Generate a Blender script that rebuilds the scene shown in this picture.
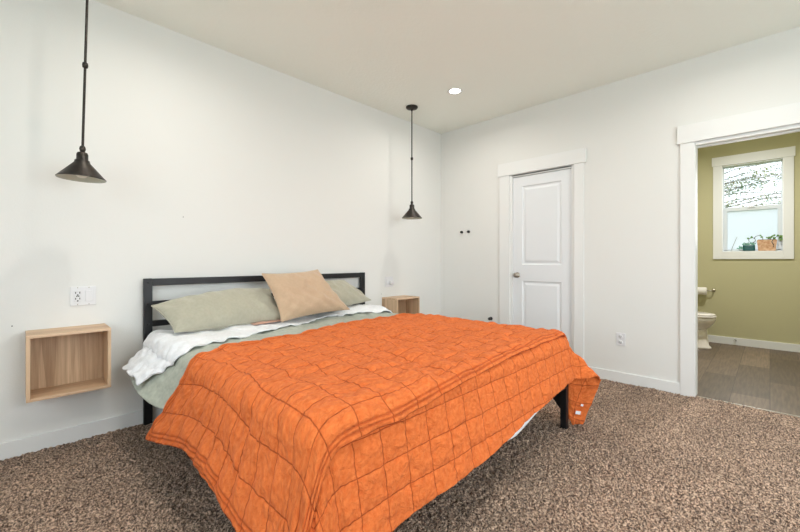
import bpy, bmesh, math, random
import numpy as np
from mathutils import Vector, Matrix

random.seed(4)
RNG = np.random.default_rng(4)
scene = bpy.context.scene
for o in list(bpy.data.objects):
    bpy.data.objects.remove(o)
C = scene.collection
PI = math.pi

# ------------------------------------------------------------------ camera
cam_data = bpy.data.cameras.new('camera')
cam = bpy.data.objects.new('camera', cam_data)
C.objects.link(cam)
cam_data.sensor_width = 36.0
cam_data.lens = 376.0 / 800.0 * 36.0
cam_data.shift_y = -0.00625
cam_data.clip_start = 0.03
cam.location = (0, 0, 1.10)
YAW = math.atan2(.7014, .7128)
cam.rotation_euler = (PI / 2, 0, YAW - PI / 2)
scene.camera = cam

# ------------------------------------------------------------------ view, world, daylight
scene.view_settings.view_transform = 'Standard'
scene.view_settings.look = 'None'
scene.view_settings.exposure = 0.2
scene.view_settings.gamma = 1.0
scene.view_settings.use_curve_mapping = False

world = bpy.data.worlds.new('sky')
scene.world = world
world.use_nodes = True
wn = world.node_tree.nodes
wl = world.node_tree.links
wbg = wn['Background']
sky = wn.new('ShaderNodeTexSky')
sky.sky_type = 'NISHITA'
sky.sun_disc = False
sky.sun_elevation = math.radians(48)
sky.sun_rotation = math.radians(200)
sky.air_density = 1.0
sky.dust_density = 4.0
mixw = wn.new('ShaderNodeMix')
mixw.data_type = 'RGBA'
mixw.inputs[0].default_value = 0.82
wl.new(sky.outputs[0], mixw.inputs[6])
mixw.inputs[7].default_value = (3.6, 3.8, 4.0, 1)
wl.new(mixw.outputs[2], wbg.inputs[0])
wbg.inputs[1].default_value = 0.55

def area_light(name, loc, rot, sx, sy, power, color):
    ld = bpy.data.lights.new(name, 'AREA')
    ld.shape = 'RECTANGLE'
    ld.size = sx
    ld.size_y = sy
    ld.energy = power
    ld.color = color
    o = bpy.data.objects.new(name, ld)
    C.objects.link(o)
    o.location = loc
    o.rotation_euler = rot
    return o

# daylight coming in through the two bedroom windows and the bathroom window
area_light('daylight_front_window', (1.45, -1.93, 1.5), (PI / 2, 0, 0), 2.3, 1.5, 46, (0.84, 0.94, 1.0))
area_light('daylight_left_window', (-1.23, 0.7, 1.5), (PI / 2, 0, -PI / 2), 1.7, 1.4, 16, (0.78, 0.92, 1.0))
area_light('daylight_bathroom_window', (6.62, 0.17, 1.8), (PI / 2, 0, PI / 2), 0.5, 1.0, 9, (0.93, 0.97, 1.0))

# ------------------------------------------------------------------ materials
def lin(c):
    r = []
    for v in c[:3]:
        v = v / 255.0
        r.append(v / 12.92 if v <= 0.04045 else ((v + 0.055) / 1.055) ** 2.4)
    return (r[0], r[1], r[2], 1.0)

def mat(name, rgb, rough=0.6, metal=0.0, spec=0.5, bump=None, var=None, sheen=0.0, coat=0.0):
    """bump=(scale, strength, distance); var=(rgb2, scale, detail)"""
    m = bpy.data.materials.new(name)
    m.use_nodes = True
    n = m.node_tree.nodes
    l = m.node_tree.links
    b = n['Principled BSDF']
    b.inputs['Base Color'].default_value = lin(rgb)
    b.inputs['Roughness'].default_value = rough
    b.inputs['Metallic'].default_value = metal
    b.inputs['Specular IOR Level'].default_value = spec
    b.inputs['Sheen Weight'].default_value = sheen
    b.inputs['Coat Weight'].default_value = coat
    tc = n.new('ShaderNodeTexCoord')
    if var:
        no = n.new('ShaderNodeTexNoise')
        no.inputs['Scale'].default_value = var[1]
        no.inputs['Detail'].default_value = var[2]
        l.new(tc.outputs['Object'], no.inputs['Vector'])
        cr = n.new('ShaderNodeValToRGB')
        cr.color_ramp.elements[0].position = 0.36
        cr.color_ramp.elements[1].position = 0.64
        cr.color_ramp.elements[0].color = lin(rgb)
        cr.color_ramp.elements[1].color = lin(var[0])
        l.new(no.outputs['Fac'], cr.inputs['Fac'])
        l.new(cr.outputs['Color'], b.inputs['Base Color'])
    if bump:
        nb = n.new('ShaderNodeTexNoise')
        nb.inputs['Scale'].default_value = bump[0]
        nb.inputs['Detail'].default_value = 4
        l.new(tc.outputs['Object'], nb.inputs['Vector'])
        bn = n.new('ShaderNodeBump')
        bn.inputs['Strength'].default_value = bump[1]
        bn.inputs['Distance'].default_value = bump[2]
        l.new(nb.outputs['Fac'], bn.inputs['Height'])
        l.new(bn.outputs['Normal'], b.inputs['Normal'])
    return m

def wood_mat(name, c1, c2, axis, scale=7.0):
    m = bpy.data.materials.new(name)
    m.use_nodes = True
    n = m.node_tree.nodes
    l = m.node_tree.links
    b = n['Principled BSDF']
    b.inputs['Roughness'].default_value = 0.5
    tc = n.new('ShaderNodeTexCoord')
    mp = n.new('ShaderNodeMapping')
    s = [scale * 9] * 3
    s[axis] = scale * 0.3
    mp.inputs['Scale'].default_value = s
    l.new(tc.outputs['Object'], mp.inputs['Vector'])
    no = n.new('ShaderNodeTexNoise')
    no.inputs['Scale'].default_value = 1.0
    no.inputs['Detail'].default_value = 5
    no.inputs['Roughness'].default_value = 0.6
    l.new(mp.outputs[0], no.inputs['Vector'])
    # broad staves
    mp2 = n.new('ShaderNodeMapping')
    s2 = [11.0] * 3
    s2[axis] = 0.3
    mp2.inputs['Scale'].default_value = s2
    l.new(tc.outputs['Object'], mp2.inputs['Vector'])
    vo = n.new('ShaderNodeTexVoronoi')
    vo.inputs['Scale'].default_value = 1.0
    l.new(mp2.outputs[0], vo.inputs['Vector'])
    sep = n.new('ShaderNodeSeparateColor')
    l.new(vo.outputs['Color'], sep.inputs[0])
    mx = n.new('ShaderNodeMath')
    mx.operation = 'MULTIPLY_ADD'
    mx.inputs[1].default_value = 0.35
    l.new(sep.outputs[0], mx.inputs[0])
    l.new(no.outputs['Fac'], mx.inputs[2])
    cr = n.new('ShaderNodeValToRGB')
    cr.color_ramp.elements[0].position = 0.42
    cr.color_ramp.elements[1].position = 0.88
    cr.color_ramp.elements[0].color = lin(c1)
    cr.color_ramp.elements[1].color = lin(c2)
    l.new(mx.outputs[0], cr.inputs['Fac'])
    l.new(cr.outputs['Color'], b.inputs['Base Color'])
    return m

def carpet_mat():
    m = bpy.data.materials.new('brown_carpet')
    m.use_nodes = True
    n = m.node_tree.nodes
    l = m.node_tree.links
    b = n['Principled BSDF']
    b.inputs['Roughness'].default_value = 1.0
    b.inputs['Specular IOR Level'].default_value = 0.05
    b.inputs['Sheen Weight'].default_value = 0.15
    tc = n.new('ShaderNodeTexCoord')
    n1 = n.new('ShaderNodeTexNoise')
    n1.inputs['Scale'].default_value = 110
    n1.inputs['Detail'].default_value = 3
    n1.inputs['Roughness'].default_value = 0.7
    l.new(tc.outputs['Object'], n1.inputs['Vector'])
    cr = n.new('ShaderNodeValToRGB')
    e = cr.color_ramp.elements
    e[0].position = 0.40
    e[0].color = lin((74, 56, 46))
    e[1].position = 0.62
    e[1].color = lin((236, 206, 180))
    x = e.new(0.5)
    x.color = lin((158, 130, 110))
    l.new(n1.outputs['Fac'], cr.inputs['Fac'])
    n2 = n.new('ShaderNodeTexNoise')
    n2.inputs['Scale'].default_value = 3.0
    n2.inputs['Detail'].default_value = 3
    l.new(tc.outputs['Object'], n2.inputs['Vector'])
    mr = n.new('ShaderNodeMapRange')
    mr.inputs['From Min'].default_value = 0.3
    mr.inputs['From Max'].default_value = 0.7
    mr.inputs['To Min'].default_value = 0.84
    mr.inputs['To Max'].default_value = 1.08
    l.new(n2.outputs['Fac'], mr.inputs['Value'])
    mm = n.new('ShaderNodeMix')
    mm.data_type = 'RGBA'
    mm.blend_type = 'MULTIPLY'
    mm.inputs[0].default_value = 1.0
    l.new(cr.outputs['Color'], mm.inputs[6])
    l.new(mr.outputs[0], mm.inputs[7])
    l.new(mm.outputs[2], b.inputs['Base Color'])
    bn = n.new('ShaderNodeBump')
    bn.inputs['Strength'].default_value = 0.8
    bn.inputs['Distance'].default_value = 0.012
    l.new(n1.outputs['Fac'], bn.inputs['Height'])
    l.new(bn.outputs['Normal'], b.inputs['Normal'])
    return m

def vinyl_mat():
    m = bpy.data.materials.new('grey_brown_vinyl')
    m.use_nodes = True
    n = m.node_tree.nodes
    l = m.node_tree.links
    b = n['Principled BSDF']
    b.inputs['Roughness'].default_value = 0.5
    tc = n.new('ShaderNodeTexCoord')
    br = n.new('ShaderNodeTexBrick')
    br.inputs['Scale'].default_value = 1.0
    br.inputs['Brick Width'].default_value = 1.2
    br.inputs['Row Height'].default_value = 0.23
    br.inputs['Mortar Size'].default_value = 0.002
    br.inputs['Color1'].default_value = lin((128, 110, 92))
    br.inputs['Color2'].default_value = lin((66, 55, 44))
    br.inputs['Mortar'].default_value = lin((70, 60, 52))
    mp0 = n.new('ShaderNodeMapping')
    l.new(tc.outputs['Object'], mp0.inputs['Vector'])
    l.new(mp0.outputs[0], br.inputs['Vector'])
    mp = n.new('ShaderNodeMapping')
    mp.inputs['Scale'].default_value = (5, 60, 1)
    l.new(tc.outputs['Object'], mp.inputs['Vector'])
    no = n.new('ShaderNodeTexNoise')
    no.inputs['Scale'].default_value = 1.0
    no.inputs['Detail'].default_value = 5
    l.new(mp.outputs[0], no.inputs['Vector'])
    mr = n.new('ShaderNodeMapRange')
    mr.inputs['From Min'].default_value = 0.3
    mr.inputs['From Max'].default_value = 0.7
    mr.inputs['To Min'].default_value = 0.72
    mr.inputs['To Max'].default_value = 1.25
    l.new(no.outputs['Fac'], mr.inputs['Value'])
    mm = n.new('ShaderNodeMix')
    mm.data_type = 'RGBA'
    mm.blend_type = 'MULTIPLY'
    mm.inputs[0].default_value = 1.0
    l.new(br.outputs['Color'], mm.inputs[6])
    l.new(mr.outputs[0], mm.inputs[7])
    l.new(mm.outputs[2], b.inputs['Base Color'])
    return m

def emit_mat(name, rgb, strength):
    m = bpy.data.materials.new(name)
    m.use_nodes = True
    b = m.node_tree.nodes['Principled BSDF']
    b.inputs['Base Color'].default_value = lin(rgb)
    b.inputs['Emission Color'].default_value = lin(rgb)
    b.inputs['Emission Strength'].default_value = strength
    return m

def glass_mat(name, frost=0.0):
    m = bpy.data.materials.new(name)
    m.use_nodes = True
    n = m.node_tree.nodes
    l = m.node_tree.links
    n.remove(n['Principled BSDF'])
    out = n['Material Output']
    if frost > 0:
        tr = n.new('ShaderNodeBsdfTranslucent')
        tr.inputs[0].default_value = (0.93, 0.96, 1.0, 1)
        gl = n.new('ShaderNodeBsdfDiffuse')
        gl.inputs[0].default_value = (0.85, 0.88, 0.9, 1)
        fac = 0.25
    else:
        tr = n.new('ShaderNodeBsdfTransparent')
        tr.inputs[0].default_value = (0.97, 0.98, 0.98, 1)
        gl = n.new('ShaderNodeBsdfGlossy')
        gl.inputs['Roughness'].default_value = 0.02
        fac = 0.06
    mx = n.new('ShaderNodeMixShader')
    mx.inputs[0].default_value = fac
    l.new(tr.outputs[0], mx.inputs[1])
    l.new(gl.outputs[0], mx.inputs[2])
    l.new(mx.outputs[0], out.inputs[0])
    return m

M = dict(
    wall=mat('white_wall_paint', (234, 234, 231), 0.75, spec=0.25, bump=(130, 0.10, 0.004)),
    ceiling=mat('ceiling_paint', (246, 248, 240), 0.9, spec=0.15, bump=(45, 0.35, 0.006)),
    green=mat('olive_green_wall_paint', (196, 191, 153), 0.7, spec=0.25, bump=(130, 0.10, 0.004)),
    trim=mat('white_trim_paint', (238, 239, 238), 0.42),
    door=mat('white_door_paint', (236, 239, 242), 0.38),
    vinyl_white=mat('white_vinyl_frame', (226, 233, 238), 0.4),
    carpet=carpet_mat(),
    vinyl=vinyl_mat(),
    oak=wood_mat('pale_oak_horizontal', (188, 152, 118), (222, 190, 158), 0),
    oak_v=wood_mat('pale_oak_vertical', (172, 138, 106), (216, 184, 150), 2),
    black=mat('black_powder_coated_steel', (18, 20, 24), 0.42, bump=(300, 0.05, 0.001)),
    bronze=mat('dark_bronze_metal', (50, 47, 46), 0.42, metal=0.75, var=((68, 63, 58), 14, 3)),
    shade_in=mat('cream_enamel', (196, 198, 184), 0.5),
    bulb=mat('frosted_bulb_glass', (240, 236, 222), 0.35),
    plate=mat('white_plastic_plate', (229, 229, 231), 0.35),
    slot=mat('dark_plastic_slot', (45, 45, 46), 0.5),
    steel=mat('satin_nickel', (176, 168, 156), 0.28, metal=1.0),
    matt_white=mat('white_mattress_ticking', (226, 226, 226), 0.9, bump=(300, 0.3, 0.001)),
    porcelain=mat('white_porcelain', (238, 232, 226), 0.15, coat=0.4),
    paper=mat('toilet_paper', (240, 236, 230), 0.9, bump=(200, 0.2, 0.001)),
    glass=glass_mat('clear_window_glass'),
    frost=glass_mat('frosted_window_glass', 0.3),
    teal=mat('teal_glazed_ceramic', (24, 84, 84), 0.25),
    clay=mat('tan_terracotta', (226, 190, 156), 0.8, var=((200, 150, 112), 30, 3)),
    leaf=mat('green_leaf', (84, 128, 58), 0.55, var=((120, 158, 78), 20, 2)),
    succ=mat('grey_green_succulent', (120, 170, 150), 0.6),
    stem=mat('dark_plant_stem', (52, 48, 44), 0.7),
    reed=mat('grey_reed_stick', (150, 146, 140), 0.7),
    bark=mat('tree_bark', (110, 96, 84), 0.9, var=((80, 70, 62), 9, 4)),
    tree_leaf=mat('tree_foliage', (126, 158, 160), 0.7, var=((196, 190, 140), 1.6, 2)),
    soil=mat('potting_soil', (60, 44, 34), 0.95),
    ground=mat('lawn', (120, 140, 90), 0.95, var=((96, 120, 70), 3, 3)),
    roof=mat('plain_house_siding', (228, 230, 230), 0.8),
)

def fabric(name, rgb, rgb2, fine=900.0, crease=9.0, crease_s=0.5, slub=0.15, sheen=0.2, crease_d=0.012, slub_scale=55, stitch_shade=None):
    """woven cloth; UV is in metres"""
    m = bpy.data.materials.new(name)
    m.use_nodes = True
    n = m.node_tree.nodes
    l = m.node_tree.links
    b = n['Principled BSDF']
    b.inputs['Roughness'].default_value = 0.88
    b.inputs['Specular IOR Level'].default_value = 0.2
    b.inputs['Sheen Weight'].default_value = sheen
    b.inputs['Sheen Roughness'].default_value = 0.5
    tc = n.new('ShaderNodeTexCoord')
    n1 = n.new('ShaderNodeTexNoise')
    n1.inputs['Scale'].default_value = crease
    n1.inputs['Detail'].default_value = 6
    n1.inputs['Roughness'].default_value = 0.62
    n1.inputs['Distortion'].default_value = 0.6
    l.new(tc.outputs['UV'], n1.inputs['Vector'])
    n2 = n.new('ShaderNodeTexNoise')
    n2.inputs['Scale'].default_value = slub_scale
    n2.inputs['Detail'].default_value = 4
    l.new(tc.outputs['UV'], n2.inputs['Vector'])
    cr = n.new('ShaderNodeValToRGB')
    cr.color_ramp.elements[0].position = 0.3
    cr.color_ramp.elements[1].position = 0.72
    cr.color_ramp.elements[0].color = lin(rgb)
    cr.color_ramp.elements[1].color = lin(rgb2)
    l.new(n2.outputs['Fac'], cr.inputs['Fac'])
    l.new(cr.outputs['Color'], b.inputs['Base Color'])
    add = n.new('ShaderNodeMath')
    add.operation = 'MULTIPLY_ADD'
    add.inputs[1].default_value = slub
    l.new(n2.outputs['Fac'], add.inputs[0])
    l.new(n1.outputs['Fac'], add.inputs[2])
    bn = n.new('ShaderNodeBump')
    bn.inputs['Strength'].default_value = crease_s
    bn.inputs['Distance'].default_value = crease_d
    l.new(add.outputs[0], bn.inputs['Height'])
    if stitch_shade:
        # UV counts quilted squares: crease shade is painted as a darker line on every whole number, slightly wavering
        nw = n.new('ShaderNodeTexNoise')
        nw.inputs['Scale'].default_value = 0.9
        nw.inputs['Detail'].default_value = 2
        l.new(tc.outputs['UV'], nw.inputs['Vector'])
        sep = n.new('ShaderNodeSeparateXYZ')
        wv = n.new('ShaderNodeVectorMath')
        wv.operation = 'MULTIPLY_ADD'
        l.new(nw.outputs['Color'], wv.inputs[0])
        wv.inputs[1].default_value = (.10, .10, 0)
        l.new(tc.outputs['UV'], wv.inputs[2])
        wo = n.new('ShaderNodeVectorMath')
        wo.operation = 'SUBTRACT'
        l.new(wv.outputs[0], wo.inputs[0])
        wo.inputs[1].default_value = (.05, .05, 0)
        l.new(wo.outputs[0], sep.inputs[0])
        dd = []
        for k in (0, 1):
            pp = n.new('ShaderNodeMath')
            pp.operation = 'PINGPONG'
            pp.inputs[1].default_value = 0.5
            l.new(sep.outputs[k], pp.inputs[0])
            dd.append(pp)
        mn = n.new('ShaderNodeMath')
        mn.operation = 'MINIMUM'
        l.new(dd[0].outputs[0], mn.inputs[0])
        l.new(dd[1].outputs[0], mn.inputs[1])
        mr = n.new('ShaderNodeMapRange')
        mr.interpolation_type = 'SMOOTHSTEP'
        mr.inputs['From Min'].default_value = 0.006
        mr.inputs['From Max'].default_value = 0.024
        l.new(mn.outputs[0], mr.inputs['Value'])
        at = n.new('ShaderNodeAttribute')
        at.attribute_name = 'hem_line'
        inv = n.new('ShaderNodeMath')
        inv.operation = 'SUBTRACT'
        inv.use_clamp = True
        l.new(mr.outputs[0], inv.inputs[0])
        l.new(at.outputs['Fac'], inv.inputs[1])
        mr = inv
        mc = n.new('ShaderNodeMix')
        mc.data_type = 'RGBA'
        mc.inputs[6].default_value = lin(stitch_shade)
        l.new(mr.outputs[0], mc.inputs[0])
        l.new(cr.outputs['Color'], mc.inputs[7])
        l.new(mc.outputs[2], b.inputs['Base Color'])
        b2 = n.new('ShaderNodeBump')
        b2.inputs['Strength'].default_value = 0.7
        b2.inputs['Distance'].default_value = 0.004
        l.new(mr.outputs[0], b2.inputs['Height'])
        l.new(bn.outputs['Normal'], b2.inputs['Normal'])
        l.new(b2.outputs['Normal'], b.inputs['Normal'])
        return m
    l.new(bn.outputs['Normal'], b.inputs['Normal'])
    return m

M['orange'] = fabric('burnt_orange_cotton', (224, 108, 50), (241, 133, 70), crease=2.4, crease_s=0.9, sheen=0.03, slub_scale=6, crease_d=.03, stitch_shade=(192, 84, 36))  # last colour paints the shade in the sewn creases
M['sage'] = fabric('sage_green_linen', (168, 173, 160), (184, 188, 174), crease=9, crease_s=0.8)
M['sage_pillow'] = fabric('sage_green_velvet', (174, 170, 152), (182, 178, 160), crease=7, crease_s=0.35, sheen=0.3)
M['white_cloth'] = fabric('white_cotton_sheet', (238, 239, 242), (246, 247, 250), crease=14, crease_s=0.8, sheen=0.05)
M['tan'] = fabric('tan_velvet', (196, 168, 140), (202, 174, 146), crease=8, crease_s=0.3, sheen=0.3)
M['pink'] = fabric('dusty_pink_cotton', (206, 160, 140), (214, 170, 150))

# ------------------------------------------------------------------ mesh helpers
WL = {}                     # world position of each parent

def link(name, me, parent, mats, smooth=False):
    o = bpy.data.objects.new(name, me)
    C.objects.link(o)
    if not isinstance(mats, (list, tuple)):
        mats = [mats]
    for m in mats:
        me.materials.append(m)
    if smooth:
        me.shade_smooth()
    return o

def obj(name, bm, m, parent=None, smooth=False, origin=None):
    """bm is in world coordinates; local origin = parent's place (or origin)"""
    pw = WL.get(parent.name, Vector((0, 0, 0))) if parent else Vector((0, 0, 0))
    og = Vector(origin) if origin is not None else (pw if parent else Vector((0, 0, 0)))
    bmesh.ops.translate(bm, verts=bm.verts, vec=-og)
    me = bpy.data.meshes.new(name)
    bm.normal_update()
    bm.to_mesh(me)
    bm.free()
    o = link(name, me, parent, m, smooth)
    if parent:
        o.parent = parent
        o.location = og - pw
    else:
        o.location = og
    WL[o.name] = og
    return o

def thing(name, label, cat, loc, group=None):
    o = bpy.data.objects.new(name, None)
    o.empty_display_size = 0.1
    C.objects.link(o)
    o.location = loc
    WL[o.name] = Vector(loc)
    return tag(o, label, cat, group)

def tag(o, label, cat, group=None):
    o['label'] = label
    o['category'] = cat
    if group:
        o['group'] = group
    return o

def structure(name, bm, m, parent=None, smooth=False):
    o = obj(name, bm, m, parent, smooth)
    if not parent:
        o['kind'] = 'structure'
    return o

def box(bm, x0, x1, y0, y1, z0, z1, bev=0.0, seg=2):
    r = bmesh.ops.create_cube(bm, size=1.0)
    vs = r['verts']
    for v in vs:
        v.co = Vector(((x0 + x1) / 2 + v.co.x * (x1 - x0), (y0 + y1) / 2 + v.co.y * (y1 - y0), (z0 + z1) / 2 + v.co.z * (z1 - z0)))
    if bev > 0:
        es = list({e for v in vs for e in v.link_edges})
        bmesh.ops.bevel(bm, geom=es, offset=bev, segments=seg, profile=0.6, affect='EDGES')
    return bm

def nb():
    return bmesh.new()

def bx(*a, **k):
    return box(nb(), *a, **k)

def lathe(bm, cx, cy, prof, n=48, axis='z', cap=False):
    """prof: list of (radius, height)"""
    rings = []
    for r, h in prof:
        ring = []
        for i in range(n):
            t = 2 * PI * i / n
            if axis == 'z':
                p = (cx[0] + r * math.cos(t), cx[1] + r * math.sin(t), cy + h)
            elif axis == 'x':
                p = (cx[0] + h, cx[1] + r * math.cos(t), cy + r * math.sin(t))
            else:
                p = (cx[0] + r * math.cos(t), cx[1] + h, cy + r * math.sin(t))
            ring.append(bm.verts.new(p))
        rings.append(ring)
    for a, b in zip(rings[:-1], rings[1:]):
        for i in range(n):
            bm.faces.new((a[i], a[(i + 1) % n], b[(i + 1) % n], b[i]))
    if cap:
        bm.faces.new(rings[0])
        bm.faces.new(rings[-1])
    bmesh.ops.recalc_face_normals(bm, faces=bm.faces)
    return bm

def tube(bm, pts, r, n=10, r1=None):
    pts = [Vector(p) for p in pts]
    rings = []
    up = Vector((0, 0, 1))
    for i, p in enumerate(pts):
        d = (pts[min(i + 1, len(pts) - 1)] - pts[max(i - 1, 0)]).normalized()
        a = d.cross(up)
        if a.length < 1e-3:
            a = d.cross(Vector((1, 0, 0)))
        a.normalize()
        b = d.cross(a)
        rr = r if r1 is None else r + (r1 - r) * i / (len(pts) - 1)
        rings.append([bm.verts.new(p + (a * math.cos(2 * PI * k / n) + b * math.sin(2 * PI * k / n)) * rr) for k in range(n)])
    for a, b in zip(rings[:-1], rings[1:]):
        for i in range(n):
            bm.faces.new((a[i], a[(i + 1) % n], b[(i + 1) % n], b[i]))
    bm.faces.new(rings[0])
    bm.faces.new(rings[-1])
    bmesh.ops.recalc_face_normals(bm, faces=bm.faces)
    return bm

def grid_mesh(name, P, UV, m, parent=None, origin=None, flip=False):
    """P: (ny,nx,3) world positions, UV: (ny,nx,2) metres"""
    ny, nx = P.shape[:2]
    pw = WL.get(parent.name, Vector((0, 0, 0))) if parent else Vector((0, 0, 0))
    og = pw if parent else Vector(origin or (0, 0, 0))
    V = P.reshape(-1, 3) - np.array(og)
    idx = np.arange(ny * nx).reshape(ny, nx)
    q = np.stack([idx[:-1, :-1], idx[:-1, 1:], idx[1:, 1:], idx[1:, :-1]], -1).reshape(-1, 4)
    if flip:
        q = q[:, ::-1]
    me = bpy.data.meshes.new(name)
    me.vertices.add(len(V))
    me.vertices.foreach_set('co', V.astype(np.float32).ravel())
    me.loops.add(q.size)
    me.loops.foreach_set('vertex_index', q.astype(np.int32).ravel())
    me.polygons.add(len(q))
    me.polygons.foreach_set('loop_start', (np.arange(len(q)) * 4).astype(np.int32))
    me.update(calc_edges=True)
    uv = me.uv_layers.new(name='UVMap')
    uv.data.foreach_set('uv', UV.reshape(-1, 2)[q.ravel()].astype(np.float32).ravel())
    o = link(name, me, parent, m, True)
    if parent:
        o.parent = parent
        o.location = (0, 0, 0)
    else:
        o.location = og
    WL[o.name] = Vector(og)
    return o

def snoise(x, y, seed=0, n=14, f0=1.0, f1=6.0):
    """smooth sum-of-sines noise, roughly -1..1"""
    g = np.random.default_rng(seed)
    s = np.zeros_like(np.asarray(x, dtype=float))
    for _ in range(n):
        f = g.uniform(f0, f1)
        a = g.uniform(0, 2 * PI)
        s = s + np.sin((x * math.cos(a) + y * math.sin(a)) * f * 2 * PI / 1.0 + g.uniform(0, 2 * PI))
    return s / math.sqrt(n)

# ================================================================== THE SETTING
XR = 3.84      # bedroom face of the right wall
YB = 3.034     # bedroom face of the back wall
H = 2.743
XL, YF = -1.25, -1.95
BX0, BX1, BY0, BY1 = 3.96, 6.62, -1.1, 1.42   # bathroom

# carpet: a finely tufted surface
def make_carpet():
    step = 0.0085
    xs = np.arange(-0.35, XR + 0.03, step)
    ys = np.arange(-0.30, YB + 0.01, step)
    X, Y = np.meshgrid(xs, ys)
    Z = RNG.uniform(-0.009, 0.009, X.shape) + 0.002 * snoise(X, Y, 3, 10, .5, 3)
    X = X + RNG.uniform(-0.003, 0.003, X.shape)
    Y = Y + RNG.uniform(-0.003, 0.003, Y.shape)
    X[:, 0] = XL; X[:, -1] = XR + 0.02
    Y[0, :] = YF; Y[-1, :] = YB
    P = np.stack([X, Y, Z], -1)
    o = grid_mesh('floor', P, np.stack([X, Y], -1), M['carpet'])
    o['kind'] = 'structure'
make_carpet()
structure('floor_bathroom', bx(XR + 0.02, BX1, BY0, BY1, -0.05, -0.002), M['vinyl'])
structure('ceiling', bx(XL - .1, XR + .12, YF - .1, YB + .1, H, H + 0.1), M['ceiling'])
structure('ceiling_bathroom', bx(XR + .12, BX1 + .1, BY0 - .1, BY1 + .1, H, H + 0.1), M['ceiling'])
structure('wall_back', bx(XL - .1, XR + .12, YB, YB + .1, -0.05, H), M['wall'])

# right wall with closet door recess and bathroom opening
DY0, DY1, DZ = 1.383, 2.047, 2.035      # closet door
OY0, OY1, OZ = -0.36, 0.437, 2.045      # bathroom opening
b = nb()
box(b, XR, BX0, DY1, YB, -0.05, H)
box(b, XR, BX0, DY0, DY1, DZ, H)
box(b, XR, BX0, OY1, DY0, -0.05, H)
box(b, XR, BX0, OY0, OY1, OZ, H)
box(b, XR, BX0, YF - .1, OY0, -0.05, H)
for f in b.faces:
    if f.normal.x > 0.9:
        f.material_index = 1
wr = structure('wall_right', b, [M['wall'], M['green']])
structure('wall_bathroom_back', bx(XR + .12, BX1, BY1, BY1 + .1, -0.05, H), M['green'])
structure('wall_bathroom_front', bx(XR + .12, BX1, BY0 - .1, BY0, -0.05, H), M['green'])

# left and front walls of the bedroom, each with a window
b = nb()
LY0, LY1, LZ0, LZ1 = -0.2, 1.6, 0.75, 2.25
box(b, XL - .1, XL, YF - .1, LY0, -0.05, H)
box(b, XL - .1, XL, LY1, YB, -0.05, H)
box(b, XL - .1, XL, LY0, LY1, -0.05, LZ0)
box(b, XL - .1, XL, LY0, LY1, LZ1, H)
structure('wall_left', b, M['wall'])
b = nb()
FX0, FX1 = 0.2, 2.7
box(b, XL, FX0, YF - .1, YF, -0.05, H)
box(b, FX1, XR, YF - .1, YF, -0.05, H)
box(b, FX0, FX1, YF - .1, YF, -0.05, 0.7)
box(b, FX0, FX1, YF - .1, YF, 2.3, H)
structure('wall_front', b, M['wall'])
# bathroom window wall
WY0, WY1, WZ0, WZ1 = -0.115, 0.455, 1.225, 2.365
b = nb()
box(b, BX1, BX1 + .14, BY0 - .1, WY0, -0.05, H)
box(b, BX1, BX1 + .14, WY1, BY1 + .1, -0.05, H)
box(b, BX1, BX1 + .14, WY0, WY1, -0.05, WZ0)
box(b, BX1, BX1 + .14, WY0, WY1, WZ1, H)
structure('wall_bathroom_window_side', b, M['green'])

def window_x(name, X, dirn, y0, y1, z0, z1, lower):
    """sash window in a wall of constant X; dirn = +1 when outside is +X"""
    b = nb()
    d0, d1 = X + dirn * 0.07, X + dirn * 0.12
    a, c = min(d0, d1), max(d0, d1)
    fw = 0.014
    box(b, a, c, y0, y0 + fw, z0, z1, .003)
    box(b, a, c, y1 - fw, y1, z0, z1, .003)
    box(b, a, c, y0, y1, z0, z0 + .012, .003)
    box(b, a, c, y0, y1, z1 - fw, z1, .003)
    w = structure(name, b, M['vinyl_white'])
    zm = z0 + (z1 - z0) * 0.49
    b = nb()
    box(b, a, c - .01, y0 + fw, y1 - fw, zm - .02, zm + .03, .003)
    box(b, a, c - .02, y0 + fw, y0 + fw + .034, z0 + .012, zm - .02, .003)
    box(b, a, c - .02, y1 - fw - .034, y1 - fw, z0 + .012, zm - .02, .003)
    box(b, a, c - .02, y0 + fw, y1 - fw, z0 + .012, z0 + .03, .003)
    obj('window_sash', b, M['vinyl_white'], w)
    obj('window_latch', bx(a - .02, a + .002, (y0 + y1) / 2 - .03, (y0 + y1) / 2 + .03, zm + .012, zm + .026, .004), M['plate'], w)
    obj('upper_pane', bx(X + dirn * .1, X + dirn * .104, y0 + fw, y1 - fw, zm + .03, z1 - fw), M['glass'], w)
    obj('lower_pane', bx(X + dirn * .085, X + dirn * .089, y0 + fw + .03, y1 - fw - .03, z0 + .03, zm - .02), lower, w)
    return w
w1 = window_x('window_1', BX1, 1, WY0, WY1, WZ0, WZ1, M['frost'])
t = 0.02
b = nb()
box(b, BX1 - t, BX1, WY1, WY1 + .095, 1.125, 2.375, .003)
box(b, BX1 - t, BX1, WY0 - .093, WY0, 1.125, 2.375, .003)
box(b, BX1 - t, BX1, WY0, WY1, 1.125, WZ0, .003)
box(b, BX1 - t - .008, BX1, WY0 - .105, WY1 + .107, 2.375, 2.492, .003)
obj('window_casing', b, M['trim'], w1)
b = nb()                                   # drywall return lined with white boards
box(b, BX1 - .005, BX1 + .075, WY1 - .003, WY1 + .003, WZ0, WZ1)
box(b, BX1 - .005, BX1 + .075, WY0 - .003, WY0 + .003, WZ0, WZ1)
box(b, BX1 - .005, BX1 + .075, WY0, WY1, WZ0 - .003, WZ0 + .003)
box(b, BX1 - .005, BX1 + .075, WY0, WY1, WZ1 - .003, WZ1 + .003)
obj('window_return', b, M['trim'], w1)

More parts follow.
